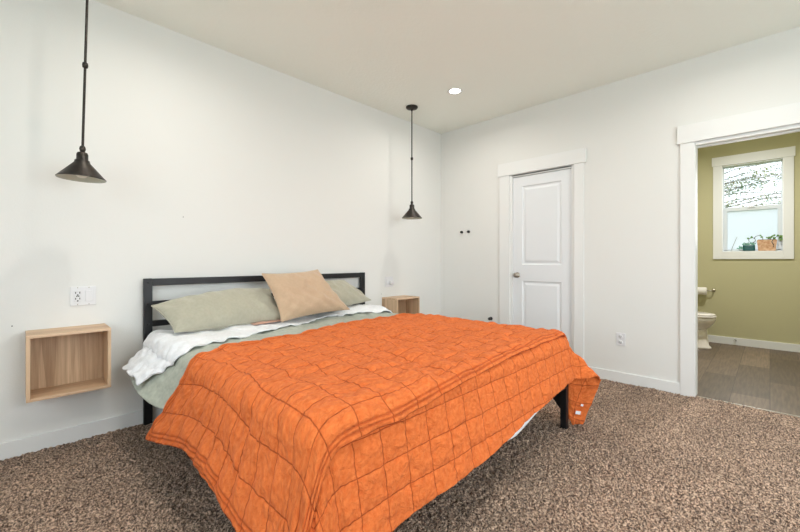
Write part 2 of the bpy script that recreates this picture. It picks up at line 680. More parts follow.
def plain_window(name, boxes_frame, pane):
    b = nb()
    for bb in boxes_frame:
        box(b, *bb, .004)
    w = structure(name, b, M['vinyl_white'])
    obj('window_pane', bx(*pane), M['glass'], w)
X0, X1 = XL - .1, XL - .04
plain_window('window_2', [(X0, X1, LY0, LY0 + .05, LZ0, LZ1), (X0, X1, LY1 - .05, LY1, LZ0, LZ1), (X0, X1, LY0, LY1, LZ0, LZ0 + .05),
             (X0, X1, LY0, LY1, LZ1 - .05, LZ1), (X0, X1, .67, .73, LZ0, LZ1)], (X0 + .02, X0 + .026, LY0 + .05, LY1 - .05, LZ0 + .05, LZ1 - .05))
Y0, Y1 = YF - .1, YF - .04
plain_window('window_3', [(FX0, FX0 + .05, Y0, Y1, .7, 2.3), (FX1 - .05, FX1, Y0, Y1, .7, 2.3), (FX0, FX1, Y0, Y1, .7, .75),
             (FX0, FX1, Y0, Y1, 2.25, 2.3), (1.42, 1.48, Y0, Y1, .7, 2.3)], (FX0 + .05, FX1 - .05, Y0 + .02, Y0 + .026, .75, 2.25))

# baseboards
BB = 0.092
def baseboard(name, *segs):
    b = nb()
    for s in segs:
        box(b, *s, .003)
    structure(name, b, M['trim'])
baseboard('baseboard_back', (XL, XR, YB - .014, YB, -0.01, BB))
baseboard('baseboard_right', (XR - .014, XR, DY1 + .15, YB - .014, -0.01, BB), (XR - .014, XR, OY1 + .09, DY0 - .1, -0.01, BB),
          (XR - .014, XR, YF, OY0 - .105, -0.01, BB))
baseboard('baseboard_left', (XL, XL + .014, YF, YB - .014, -0.01, BB))
baseboard('baseboard_front', (XL + .014, XR - .014, YF, YF + .014, -0.01, BB))
baseboard('baseboard_bathroom', (BX1 - .014, BX1, BY0, BY1, -0.01, BB), (BX0, BX1 - .014, BY1 - .014, BY1, -0.01, BB))

# closet door: casing, slab with two raised panels, knob
b = nb()
box(b, XR - .018, XR, DY1 + .012, DY1 + .135, -0.01, 2.057, .003)
box(b, XR - .018, XR, DY0 - .103, DY0 - .012, -0.01, 2.057, .003)
box(b, XR - .026, XR, DY0 - .125, DY1 + .155, 2.050, 2.19, .003)
door = structure('door_1', b, M['trim'])
b = nb()
box(b, XR - .004, BX0, DY1 - .014, DY1 + .012, -0.01, DZ + .01, .001)
box(b, XR - .004, BX0, DY0 - .012, DY0 + .014, -0.01, DZ + .01, .001)
box(b, XR, BX0, DY0 - .012, DY1 + .012, DZ - .010, DZ + .012, .001)
obj('door_jamb', b, M['trim'], door)
sx = XR + .016
b = nb()
sy0, sy1 = DY0 + .016, DY1 - .016
py0, py1 = sy0 + .105, sy1 - .105
zs = [(0.24, 0.885), (1.06, 1.915)]
box(b, sx, sx + .035, sy0, py0, .012, DZ - .016)
box(b, sx, sx + .035, py1, sy1, .012, DZ - .016)
for za, zb in [(.012, .24), (.885, 1.06), (1.915, DZ - .016)]:
    box(b, sx, sx + .035, py0, py1, za, zb)
for za, zb in zs:
    # moulded edge sloping inwards, then raised field
    def ringv(o, d):
        return [b.verts.new((sx + d, py0 + o, za + o)), b.verts.new((sx + d, py1 - o, za + o)),
                b.verts.new((sx + d, py1 - o, zb - o)), b.verts.new((sx + d, py0 + o, zb - o))]
    rs = [ringv(0, 0), ringv(.008, .010), ringv(.022, .012), ringv(.045, .003)]
    for r0, r1 in zip(rs[:-1], rs[1:]):
        for i in range(4):
            b.faces.new((r0[i], r0[(i + 1) % 4], r1[(i + 1) % 4], r1[i]))
    b.faces.new(rs[-1])
bmesh.ops.recalc_face_normals(b, faces=b.faces)
slab = obj('door_panel', b, M['door'], door)
ky, kz = sy1 - .05, .946
b = lathe(nb(), (sx - .055, ky), kz, [(0.0, 0), (.018, .002), (.026, .01), (.027, .02), (.020, .03), (.011, .036), (.011, .046), (.03, .048), (.03, .055)], 28, 'x')
obj('door_knob', b, M['steel'], door, True)

# bathroom opening trim
b = nb()
box(b, XR - .018, XR, OY1 - .004, OY1 + .090, -0.01, 2.062, .003)
box(b, XR - .018, XR, OY0 - .105, OY0 + .004, -0.01, 2.062, .003)
box(b, XR - .026, XR, OY0 - .13, OY1 + .110, 2.062, 2.208, .003)
tr = structure('trim_1', b, M['trim'])
b = nb()
box(b, XR - .004, BX0 + .004, OY1 - .008, OY1 + .004, -0.01, OZ + .01)
box(b, XR - .004, BX0 + .004, OY0 - .004, OY0 + .008, -0.01, OZ + .01)
box(b, XR - .004, BX0 + .004, OY0, OY1, OZ - .01, OZ + .012)
box(b, XR + .055, XR + .075, OY0, OY1, OZ - .018, OZ - .01)
obj('opening_lining', b, M['trim'], tr)
structure('trim_2', bx(XR + .012, XR + .03, OY0, OY1, -.004, .006, .002), M['steel'])

# ================================================================== LARGE OBJECTS: THE BED
HX0, HX1, HY = 0.59, 2.515, 2.98
bed = thing('bed_frame', 'black steel bed frame with railed headboard under the orange quilt', 'bed', (1.555, 1.95, 0))
for i, x in enumerate((HX0, HX1 - .05)):
    b = bx(x, x + .05, HY, HY + .03, 0.0, .982, .003)
    p = obj('headboard_post', b, M['black'], bed)
    for z in (.955, .812, .675):
        obj('bolt', lathe(nb(), (x + .025, HY + .001), z, [(0, -.006), (.005, -.005), (.007, -.002), (.007, 0)], 14, 'y'), M['black'], p, True)
obj('top_rail', bx(HX0 + .05, HX1 - .05, HY, HY + .03, .932, .98, .003), M['black'], bed)
for z0, z1 in ((.795, .828), (.655, .695)):
    obj('headboard_rail', bx(HX0 + .05, HX1 - .05, HY + .006, HY + .026, z0, z1, .002), M['black'], bed)
for x in (HX0 + .012, HX1 - .042):
    obj('side_rail', bx(x, x + .03, .96, HY, .27, .34, .003), M['black'], bed)
obj('foot_rail', bx(HX0 + .012, HX1 + .02, .945, .975, .27, .34, .003), M['black'], bed)
obj('centre_rail', bx(1.54, 1.57, .975, HY, .29, .34, .003), M['black'], bed)
for x in (HX0 + .012, HX1 - .012):
    obj('leg', bx(x, x + .04, .945, .985, 0.0, .34, .003), M['black'], bed)
for x in (HX0 + .02, HX1 + .006):
    b = nb()
    v = [b.verts.new(p) for p in ((x, .975, .275), (x, 1.12, .275), (x, .975, .10), (x + .004, .975, .275), (x + .004, 1.12, .275), (x + .004, .975, .10))]
    b.faces.new((v[0], v[1], v[2])); b.faces.new((v[5], v[4], v[3]))
    b.faces.new((v[0], v[3], v[4], v[1])); b.faces.new((v[1], v[4], v[5], v[2])); b.faces.new((v[2], v[5], v[3], v[0]))
    obj('corner_bracket', b, M['black'], bed)
for k in range(12):
    y = 1.08 + k * .165
    obj('slat', bx(HX0 + .042, HX1 - .042, y, y + .04, .34, .352, .002), M['black'], bed)

MX0, MX1, MY0, MY1, MZ = 0.61, 2.50, .94, 2.965, 0.598
b = bx(MX0, MX1, MY0, MY1, .353, MZ - .004, .045, 4)
mt = obj('mattress', b, M['matt_white'], None, True, origin=(1.555, 1.95, .353))
tag(mt, 'thick white mattress on the black bed frame, hidden by bedding', 'mattress')

def draped(A, B, lift, tl=.25, tf=.2, tr=.2, corner_r=None, corner_l=None, seed=1, wav=.05, drop_fold=0.0):
    """A,B = unfolded cloth coordinates; returns draped world positions and outward normals"""
    R0 = .05
    x0, x1, y0 = MX0 + R0, MX1 - R0, MY0 + R0
    R = R0 + lift
    zt = MZ + lift
    cx = np.clip(A, x0, x1)
    cy = np.maximum(B, y0)
    dx, dy = A - cx, B - cy
    s = np.hypot(dx, dy)
    ss = np.maximum(s, 1e-9)
    nx, ny = dx / ss, dy / ss
    phi = np.arctan2(-ny, nx)                     # 0 = right, pi/2 = foot, pi = left
    th = tr * np.maximum(nx, 0) ** 2 + tl * np.maximum(-nx, 0) ** 2 + tf * ny ** 2
    if corner_r:
        for pc, w, amp in corner_r:
            th = th + amp * np.exp(-((phi - pc) / w) ** 2)
    if corner_l:
        for pc, w, amp in corner_l:
            th = th + amp * np.exp(-((phi - pc) / w) ** 2)
    # soft vertical waves that grow towards the hem
    al = np.where(np.abs(nx) > np.abs(ny), B, A)
    th = th + wav * snoise(al, al * 0 + .3, seed, 7, .8, 2.6)
    s0 = R * PI / 2
    ang = np.minimum(s, s0) / R
    e = np.maximum(s - s0, 0)
    Hh = R * np.sin(ang) + e * np.sin(th)
    D = R * (1 - np.cos(ang)) + e * np.cos(th)
    X = cx + nx * Hh
    Y = cy + ny * Hh
    Z = zt - D
    top = np.clip(1 - s / .12, 0, 1)
    Z = Z + top * (.006 * snoise(X, Y, 77, 12, .6, 2.4) + .004 * snoise(X, Y, 78, 12, 2, 5))
    Z = np.maximum(Z, .014)
    P = np.stack([X, Y, Z], -1)
    du = np.gradient(P, axis=1)
    dv = np.gradient(P, axis=0)
    N = np.cross(du, dv)
    N /= np.linalg.norm(N, axis=-1, keepdims=True) + 1e-12
    if np.mean(N[..., 2]) < 0:
        N = -N
    return P, N

def solid(o, t, offset=-1):
    md = o.modifiers.new('thickness', 'SOLIDIFY')
    md.thickness = t
    md.offset = offset
    return o

def interp(pts, v):
    pts = sorted(pts)
    xs = [p[0] for p in pts]
    ys = [p[1] for p in pts]
    return np.interp(v, xs, ys)

def smooth_curve(pts, v):
    v = np.asarray(v, float)
    k = [-.06, -.03, 0, .03, .06]
    return sum(interp(pts, v + d) for d in k) / len(k)

def quilting(U, V, su, sv, hem=None):
    """puffed squares: dip along seam lines; U,V metres from the hems"""
    def d(w, p):
        q = np.mod(w, p)
        return np.minimum(q, p - q)
    wob = 0.0 * U
    du_, dv_ = d(U + wob, su), d(V + wob, sv)
    puff = (1 - np.exp(-(du_ / .011) ** 1.5)) * (1 - np.exp(-(dv_ / .011) ** 1.5)) * (.6 + .4 * np.minimum(1, du_ / .05) * np.minimum(1, dv_ / .045))
    return puff

def pucker(U, V, su, sv):
    """small gathers across the sewing lines"""
    def d(w, p):
        q = np.mod(w, p)
        return np.minimum(q, p - q)
    a = snoise(U, V * .25, 61, 20, 14, 40) * np.exp(-(d(V, sv) / .022) ** 2)
    b_ = snoise(U * .25, V, 62, 20, 14, 40) * np.exp(-(d(U, su) / .022) ** 2)
    return .0016 * (a + b_)

def set_attr(o, name, vals):
    at = o.data.attributes.new(name, 'FLOAT', 'POINT')
    at.data.foreach_set('value', np.ascontiguousarray(vals, dtype=np.float32).ravel())

# ---- sage green cover
def build_cover():
    na, nbb = 300, 300
    tt = np.linspace(0, 1, nbb)
    uu = np.linspace(0, 1, na)
    Uu, Tt = np.meshgrid(uu, tt)
    B = 1.2 + Tt * (2.93 - 1.2)
    left = smooth_curve([(1.2, .36), (2.0, .36), (2.3, .34), (2.6, .36), (2.93, .40)], B)
    right = smooth_curve([(1.2, 2.78), (2.93, 2.80)], B)
    A = left + Uu * (right - left)
    P, N = draped(A, B, .012, tl=.24 + .5 * np.clip((B - 2.12) / .28, 0, 1), tr=.3 + .8 * np.clip((B - 2.0) / .4, 0, 1), seed=11, wav=.03)
    w = (.005 * snoise(A, B, 31, 16, 2, 9) + .003 * snoise(A, B, 32, 20, 7, 18)) * np.clip((B - 2.1) * 5, 0, 1) - .012 * np.clip((2.15 - B) * 5, 0, 1)
    P = P + N * w[..., None]
    o = grid_mesh('blanket', P, np.stack([A, B], -1), M['sage'], origin=(1.555, 2.0, .6))
    solid(o, .008, 1)
    tag(o, 'sage green linen cover showing between the white sheet and the orange quilt', 'blanket')
build_cover()

# ---- white sheet folded back over the cover
def build_sheet():
    na, nbb = 360, 110
    Uu, Tt = np.meshgrid(np.linspace(0, 1, na), np.linspace(0, 1, nbb))
    left = .37 + .012 * snoise(Tt, Tt * 0, 44, 8, .5, 4)
    right = 2.76
    A = left + Uu * (right - left)
    lo = smooth_curve([(.3, 2.44), (.45, 2.37), (.6, 2.20), (.78, 2.29), (1.15, 2.42), (1.7, 2.62), (2.05, 2.68), (2.4, 2.60), (2.8, 2.48)], A)
    lo = lo + .012 * snoise(A, A * 0, 41, 10, 2, 9) + .008 * snoise(A, A * 0, 42, 10, 8, 18)
    hi = smooth_curve([(.3, 2.80), (.5, 2.88), (.7, 2.93), (2.9, 2.93)], A)
    B = lo + Tt * (hi - lo)
    P, N = draped(A, B, .028, tl=.86, tr=1.15, seed=11, wav=.03)
    bulge = .030 * np.exp(-((A - 2.25) / .28) ** 2) * np.sin(PI * np.clip(Tt, 0, 1)) + .01 * np.sin(PI * Tt)
    side = np.clip((.75 - A) * 4, 0, 1)
    w = .005 * snoise(A, B, 43, 18, 2, 9) + .004 * snoise(A, B, 45, 22, 8, 20) * (.4 + side) + bulge
    edge = .010 * np.exp(-(Tt / .05) ** 2)
    P = P + N * (w + edge * 0)[..., None]
    o = grid_mesh('sheet', P, np.stack([A, B], -1), M['white_cloth'], origin=(1.555, 2.6, .62))
    solid(o, .010, 1)
    tag(o, 'crumpled white sheet folded back below the pillows', 'sheet')
    # its lower end shows as a strip under the quilt at the foot of the bed
    Uu, Tt = np.meshgrid(np.linspace(0, 1, 90), np.linspace(0, 1, 40))
    A = 1.30 + Uu * .95
    lo = smooth_curve([(1.30, .70), (1.5, .65), (1.64, .592), (1.8, .603), (2.0, .648), (2.3, .70)], A)
    B = lo + Tt * (1.0 - lo)
    P, N = draped(A, B, .006, tf=.14, seed=11, wav=.03)
    c = grid_mesh('foot_end', P, np.stack([A, B], -1), M['white_cloth'], parent=o)
    solid(c, .004, 1)
build_sheet()

# ---- the orange quilt
quilt = thing('quilt', 'burnt orange quilted bedspread draped over the bed and turned back in two layers', 'quilt', (1.555, 1.4, .6))
CR = [(math.radians(50), .30, .62), (math.radians(22), .22, -.05)]
CL = [(math.radians(132), .35, .10)]

def build_lower():
    na, nbb = 520, 300
    Uu, Tt = np.meshgrid(np.linspace(0, 1, na), np.linspace(0, 1, nbb))
    # hem outline in unfolded coordinates
    A = .26 + Uu * (2.90 - .26)
    lo = smooth_curve([(.2, .40), (.6, .52), (.85, .555), (1.1, .57), (1.37, .585), (1.64, .62), (1.9, .645), (2.24, .675), (2.5, .69), (3.1, .66)], A)
    B = lo + Tt ** 1.15 * (1.9 - lo)
    rt = smooth_curve([(.5, 3.14), (.7, 3.10), (.95, 2.98), (1.15, 2.88), (1.4, 2.84), (2.0, 2.84)], B)
    lf = smooth_curve([(.4, .22), (.7, .235), (1.2, .225), (1.5, .25), (2, .27)], B)
    A = lf + Uu * (rt - lf)
    P, N = draped(A, B, .026, tl=.28, tf=.20, tr=.16, corner_r=CR, corner_l=CL, seed=11, wav=.03)
    q = quilting(A - .26, B - .55, .115, .105)
    w = .0055 * q + pucker(A - .26, B - .55, .115, .105) + .0025 * snoise(A, B, 51, 18, 3, 12)
    P = P + N * w[..., None]
    P[..., 2] = np.maximum(P[..., 2], .012)
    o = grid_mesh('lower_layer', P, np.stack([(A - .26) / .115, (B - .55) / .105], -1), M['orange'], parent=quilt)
    solid(o, .007, -1)
    return o
lower = build_lower()

def build_upper():
    na, nbb = 560, 400
    Uu, Tt = np.meshgrid(np.linspace(0, 1, na), np.linspace(0, 1, nbb))
    A = .2 + Uu * (2.72 - .2)
    for _ in range(2):
        lo = smooth_curve([(0, .56), (.2, .66), (.4, .74), (.5, .785), (.6, .83), (.68, .852), (.9, .850), (1.3, .89), (1.8, .92), (2.4, .935), (2.9, .93)], A)
        hi = smooth_curve([(.1, 2.30), (.2, 2.24), (.35, 2.12), (.5, 2.02), (.62, 2.0), (.85, 2.11), (1.3, 2.13), (1.85, 2.23), (2.3, 2.25), (2.55, 2.17), (2.9, 2.08)], A)
        B = lo + Tt * (hi - lo)
        lf = smooth_curve([(.5, .20), (1.0, .20), (1.26, .205), (1.5, .262), (1.78, .25), (2.0, .20), (2.3, .125)], B)
        A = lf + Uu * (2.70 - lf)
    P, N = draped(A, B, .046, tl=.28, tf=.20, tr=.2 + .85 * np.clip((B - 1.9) / .4, 0, 1), corner_r=CR, corner_l=CL, seed=11, wav=.03)
    U = Uu * (2.5)
    V = Tt * 1.38
    q = quilting(U, V, .135, .11)
    # doubled hem stitching
    def groove(d, c, wd=.0042):
        return np.exp(-((d - c) / wd) ** 2)
    dist = np.minimum(np.minimum(U, 2.5 - U), np.minimum(V, 1.38 - V))
    hemg = groove(dist, .022) + groove(dist, .040)
    pk = pucker(U, V, .135, .11)
    w = .006 * q + pk - .004 * hemg + .0045 * snoise(A, B, 52, 22, 2, 9) + .003 * snoise(A * .5, B, 53, 22, 6, 16)
    w = w * (1 - .85 * np.exp(-(((A - .52) / .16) ** 2 + ((B - .90) / .12) ** 2)))
    P = P + N * w[..., None]
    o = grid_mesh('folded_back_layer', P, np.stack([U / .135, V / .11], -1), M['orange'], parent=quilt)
    set_attr(o, 'hem_line', np.clip(.9 * hemg, 0, 1))  # also paints the hem creases darker, as shade
    solid(o, .015, -1)
    return o
upper = build_upper()
upper['label'] = 'upper orange layer ending in a double stitched hem'

# ---- pillows and cushion
def pillow(name, bl, br, tr_, tl_, thick, m, label, cat, group=None, seed=0, pinch=.07, nrm=None, n=70, wr=.006, mid_drop=0.0, welt=True):
    bl, br, tr_, tl_ = [np.array(p, float) for p in (bl, br, tr_, tl_)]
    g = np.linspace(-1, 1, n)
    g = np.sign(g) * (1 - (1 - np.abs(g)) ** 1.35)
    U, V = np.meshgrid(g, g)
    U2 = U * (1 - pinch * (1 - V ** 2) * np.abs(U) ** 2)
    V2 = V * (1 - pinch * (1 - U ** 2) * np.abs(V) ** 2)
    a, c = (U2 + 1) / 2, (V2 + 1) / 2
    base = ((1 - a) * (1 - c))[..., None] * bl + (a * (1 - c))[..., None] * br + (a * c)[..., None] * tr_ + ((1 - a) * c)[..., None] * tl_
    ex = (br + tr_ - bl - tl_)
    ey = (tl_ + tr_ - bl - br)
    N = np.cross(ex, ey)
    N /= np.linalg.norm(N)
    w, h = np.linalg.norm(ex) / 2, np.linalg.norm(ey) / 2
    prof = ((1 - np.abs(U) ** 2.6) * (1 - np.abs(V) ** 2.6)) ** .55
    base[..., 2] -= mid_drop * (1 - U ** 2) * np.clip(V, 0, 1)
    faces = []
    ctr = (bl + br + tr_ + tl_) / 4
    P = []
    for sgn in (1, -1):
        wrk = wr * snoise(U * w, V * h, seed + (5 if sgn > 0 else 9), 20, 1.5, 7) * np.clip(prof * 2, 0, 1)
        # creases radiating from corners
        for (cu, cv) in ((-1, -1), (1, -1), (1, 1), (-1, 1)):
            r = np.hypot((U - cu) * w, (V - cv) * h)
            an = np.arctan2((V - cv), (U - cu))
            wrk = wrk + .004 * np.sin(an * 13 + seed) * np.exp(-(r / .13) ** 2) * np.clip(prof * 3, 0, 1)
        t = thick / 2 * prof + wrk
        P.append(base + N * (sgn * np.maximum(t, 0.0))[..., None])
    uv = np.stack([U * w / 2, V * h / 2], -1)
    bm = nb()
    uvl = bm.loops.layers.uv.new('UVMap')
    vf = [[bm.verts.new(P[0][j, i]) for i in range(n)] for j in range(n)]
    vb = [[vf[j][i] if (i in (0, n - 1) or j in (0, n - 1)) else bm.verts.new(P[1][j, i]) for i in range(n)] for j in range(n)]
    for grid, fl in ((vf, False), (vb, True)):
        for j in range(n - 1):
            for i in range(n - 1):
                ids = [(j, i), (j, i + 1), (j + 1, i + 1), (j + 1, i)]
                if fl:
                    ids = ids[::-1]
                try:
                    f = bm.faces.new([grid[p][q] for p, q in ids])
                except ValueError:
                    continue
                for lp, (p, q) in zip(f.loops, ids):
                    lp[uvl].uv = (uv[p, q, 0] + (3 if fl else 0), uv[p, q, 1])
    o = obj(name, bm, m, None, True, origin=tuple(ctr))
    tag(o, label, cat, group)
    if welt:
        ring = [P[0][0, i] for i in range(0, n, 3)] + [P[0][j, n - 1] for j in range(0, n, 3)] + [P[0][n - 1, i] for i in range(n - 1, -1, -3)] + [P[0][j, 0] for j in range(n - 1, -1, -3)]
        ring.append(ring[0])
        obj('seam', tube(nb(), ring, .0035, 6), m, o, True)
    return o

pillow('pillow', (.67, 2.58, .665), (1.44, 2.62, .665), (1.43, 2.89, .872), (.595, 2.80, .815), .18, M['sage_pillow'],
       'long sage green pillow leaning on the headboard, left of the tan cushion', 'pillow', 'sage green pillows', 2, .05, mid_drop=-.025)
pillow('pillow', (1.66, 2.62, .67), (2.44, 2.80, .715), (2.20, 2.92, .915), (1.56, 2.90, .90), .16, M['sage_pillow'],
       'sage green pillow half hidden behind the tan cushion, at the right end of the headboard', 'pillow', 'sage green pillows', 7, .05)
pillow('cushion', (1.345, 2.53, .66), (2.0, 2.575, .685), (1.80, 2.76, 1.025), (1.285, 2.72, 1.005), .15, M['tan'],
       'square tan velvet cushion propped upright in the middle of the headboard', 'cushion', None, 13, .085, wr=.006)
# a strip of pink cloth under the left pillow
b = pillow('pillowcase', (1.16, 2.57, .655), (1.42, 2.60, .655), (1.42, 2.86, .655), (1.16, 2.84, .655), .018, M['pink'],
           'dusty pink pillowcase peeking out under the left sage pillow', 'pillowcase', None, 17, .03, wr=.001, n=30)

# ---- wall-mounted oak box nightstands
def nightstand(x0, label):
    w, h, d, t = .36, .354, .234, .016
    x1, y1, y0, z0 = x0 + w, YB, YB - d, .348
    z1 = z0 + h
    r = thing('floating_nightstand', label, 'nightstand', (x0 + w / 2, YB, z0), 'oak box nightstands')
    obj('top_board', bx(x0, x1, y0, y1, z1 - t, z1, .0015), M['oak'], r)
    obj('bottom_board', bx(x0, x1, y0, y1, z0, z0 + t, .0015), M['oak'], r)
    obj('side_board', bx(x0, x0 + t, y0, y1, z0 + t, z1 - t, .001), M['oak_v'], r)
    obj('side_board', bx(x1 - t, x1, y0, y1, z0 + t, z1 - t, .001), M['oak_v'], r)
    obj('back_board', bx(x0 + t, x1 - t, y1 - .03, y1 - .018, z0 + t, z1 - t), M['oak_v'], r)
nightstand(.03, 'open pale oak box nightstand mounted on the wall left of the bed')
nightstand(2.80, 'pale oak box nightstand on the wall at the far side of the bed')

# ---- pendant lamps
def pendant(x, y, label, lean=0.0):
    r = thing('pendant_lamp', label, 'pendant lamp', (x, y, H), 'pendant lamps')
    p = (x, y)
    obj('canopy', lathe(nb(), p, H, [(.062, 0), (.064, -.008), (.058, -.018), (.03, -.026), (.012, -.03), (.008, -.045), (0, -.045)], 40), M['bronze'], r, True)
    obj('rod', lathe(nb(), p, 0, [(.0062, 2.715), (.0062, 1.735)], 16), M['bronze'], r, True)
    obj('coupling', lathe(nb(), p, 2.19, [(.006, -.016), (.012, -.013), (.014, 0), (.012, .013), (.006, .016)], 20), M['bronze'], r, True)
    obj('swivel', lathe(nb(), p, 1.722, [(.004, -.02), (.012, -.014), (.015, 0), (.012, .012), (.006, .018)], 20), M['bronze'], r, True)
    sh = obj('lamp_shade', lathe(nb(), p, 1.555, [(.1075, 0), (.109, .003), (.1065, .006), (.036, .088), (.034, .094), (.033, .102), (.026, .104),
             (.026, .135), (.022, .145), (.012, .149), (0, .15)], 56), M['bronze'], r, True)
    obj('shade_lining', lathe(nb(), p, 1.555, [(.1065, .001), (.034, .084), (0, .086)], 56), M['shade_in'], sh, True)
    obj('bulb', lathe(nb(), p, 1.560, [(0, .0), (.016, .003), (.027, .014), (.030, .028), (.026, .042), (.015, .056), (.013, .066)], 28), M['bulb'], r, True)
    r.rotation_euler.y = lean
    return r
pendant(.276, 2.72, 'dark bronze cone pendant lamp on the left, hanging above the left nightstand', math.radians(1.35))
pendant(2.945, 2.72, 'dark bronze cone pendant lamp on the right, hanging near the room corner')

# ---- recessed downlights
def downlight(x, y, z, label, group, power=6.3, color=(1.0, .945, .87)):
    r = thing('recessed_downlight', label, 'ceiling light', (x, y, z), group)
    obj('trim_ring', lathe(nb(), (x, y), z, [(.072, 0), (.072, -.004), (.06, -.006), (.05, -.002)], 40), M['trim'], r, True)
    obj('lens', lathe(nb(), (x, y), z, [(0, -.0025), (.05, -.0025)], 40), MLENS, r)
    ld = bpy.data.lights.new('downlight_lamp', 'AREA')
    ld.shape = 'DISK'
    ld.size = .11
    ld.energy = power
    ld.spread = math.radians(165)
    ld.color = color
    lo = bpy.data.objects.new('downlight_lamp', ld)
    C.objects.link(lo)
    lo.parent = r
    lo.location = (0, 0, -.012)
MLENS = emit_mat('lit_lens', (255, 244, 226), 12)
downlight(2.963, 2.17, H, 'lit round recessed ceiling light near the far corner', 'recessed ceiling lights')
downlight(.6, 2.17, H, 'lit recessed ceiling light above the near side of the bed head', 'recessed ceiling lights')
downlight(2.963, .15, H, 'lit recessed ceiling light in front of the bathroom opening', 'recessed ceiling lights')
downlight(.6, .15, H, 'lit recessed ceiling light above the place in front of the bed', 'recessed ceiling lights')
downlight(5.3, .2, H, 'lit recessed ceiling light in the bathroom', 'recessed ceiling lights', 28, (1.0, .98, .96))

# ================================================================== BATHROOM THINGS
def toilet(cx, yf, yw):
    """faces -Y; yf = front tip of the bowl"""
    r = thing('toilet', 'white toilet standing behind the edge of the bathroom opening', 'toilet', (cx, yf + .3, 0))
    def loft(secs, n=36):
        bm = nb()
        rings = []
        for (z, ya, yb, w, ex) in secs:
            ring = []
            for i in range(n):
                t = 2 * PI * i / n
                c, s = math.cos(t), math.sin(t)
                yc, hy = (ya + yb) / 2, (yb - ya) / 2
                wx = w * (1 + .0 * s)
                px = cx + wx * math.copysign(abs(c) ** ex, c)
                py = yc + hy * math.copysign(abs(s) ** ex, s)
                ring.append(bm.verts.new((px, py, z)))
            rings.append(ring)
        for a, b2 in zip(rings[:-1], rings[1:]):
            for i in range(n):
                bm.faces.new((a[i], a[(i + 1) % n], b2[(i + 1) % n], b2[i]))
        bm.faces.new(rings[0]); bm.faces.new(rings[-1])
        bmesh.ops.recalc_face_normals(bm, faces=bm.faces)
        return bm
    obj('pedestal', loft([(0, yf + .045, yf + .60, .125, .8), (.02, yf + .048, yf + .60, .122, .8), (.035, yf + .07, yf + .58, .11, .85), (.15, yf + .085, yf + .57, .095, .9), (.24, yf + .09, yf + .58, .11, .95)]), M['porcelain'], r, True)
    obj('bowl', loft([(.215, yf + .13, yf + .56, .10, .95), (.27, yf + .06, yf + .56, .145, .95), (.33, yf + .015, yf + .55, .175, .95), (.375, yf, yf + .54, .185, .95), (.395, yf + .003, yf + .54, .183, .95)]), M['porcelain'], r, True)
    obj('seat', loft([(.397, yf - .002, yf + .48, .186, .95), (.404, yf - .004, yf + .48, .188, .95), (.414, yf, yf + .48, .186, .95)]), M['porcelain'], r, True)
    obj('lid', loft([(.417, yf + .004, yf + .48, .182, .95), (.432, yf + .008, yf + .48, .178, .95), (.440, yf + .03, yf + .46, .155, .95), (.443, yf + .08, yf + .40, .10, .95)]), M['porcelain'], r, True)
    tk = obj('tank', bx(cx - .21, cx + .21, yw - .21, yw - .012, .40, .75, .025, 4), M['porcelain'], r, True)
    obj('tank_lid', bx(cx - .22, cx + .22, yw - .22, yw - .008, .75, .785, .012, 3), M['porcelain'], r, True)
    obj('flush_lever', bx(cx - .19, cx - .11, yw - .232, yw - .208, .67, .685, .005), M['steel'], r)
toilet(6.10, .475, 1.195 + .02)

# toilet paper holder on the window wall
hold = thing('paper_holder', 'satin metal toilet paper holder on the green wall above the toilet', 'toilet paper holder', (BX1, .6, .7))
b = lathe(nb(), (BX1 - .003, .545), .70, [(0, -.008), (.018, -.006), (.022, 0), (.022, .003)], 20, 'x')
obj('wall_plate', b, M['steel'], hold, True)
b = nb()
tube(b, [(BX1 - .004, .545, .70), (BX1 - .05, .545, .70), (BX1 - .065, .55, .70), (BX1 - .068, .57, .70), (BX1 - .068, .76, .70)], .007, 10)
obj('bar', b, M['steel'], hold, True)
roll = obj('toilet_paper_roll', lathe(nb(), (BX1 - .068, .61), .692, [(.018, 0), (.05, 0), (.05, .105), (.018, .105), (.018, 0)], 32, 'y'), M['paper'], None, False, origin=(BX1 - .068, .66, .692))
tag(roll, 'white toilet paper roll on the metal holder in the bathroom', 'toilet paper')

# things on the bathroom window sill
SZ = WZ0 + .0035
sxp = BX1 + .034
pl = thing('potted_plant', 'small trailing plant in a tan clay trough on the bathroom window sill', 'plant', (sxp, .03, SZ), 'plants on the bathroom sill')
b = nb()
v = []
for z, k in ((0, .86), (.14, 1.0)):
    for sx_, sy_ in ((-1, -1), (1, -1), (1, 1), (-1, 1)):
        v.append(b.verts.new((sxp + sx_ * .032 * k, .028 + sy_ * .093 * k, SZ + z)))
b.faces.new(v[0:4][::-1]); b.faces.new(v[4:8])
for i in range(4):
    b.faces.new((v[i], v[(i + 1) % 4], v[4 + (i + 1) % 4], v[4 + i]))
bmesh.ops.bevel(b, geom=list(b.edges), offset=.005, segments=2, affect='EDGES')
obj('trough', b, M['clay'], pl)
obj('soil', bx(sxp - .026, sxp + .026, -.055, .11, SZ + .138, SZ + .144), M['soil'], pl)

def leaf(bm, c, d, n, ln, wd):
    c, d, n = Vector(c), Vector(d).normalized(), Vector(n)
    s = d.cross(n).normalized()
    up = s.cross(d)
    pts = [(0, 0), (.3, .42), (.6, .5), (.85, .3), (1, 0), (.85, -.3), (.6, -.5), (.3, -.42)]
    vs = [bm.verts.new(c + d * a * ln + s * w * wd + up * (-(w * w) * wd * .5)) for a, w in pts]
    bm.faces.new(vs)

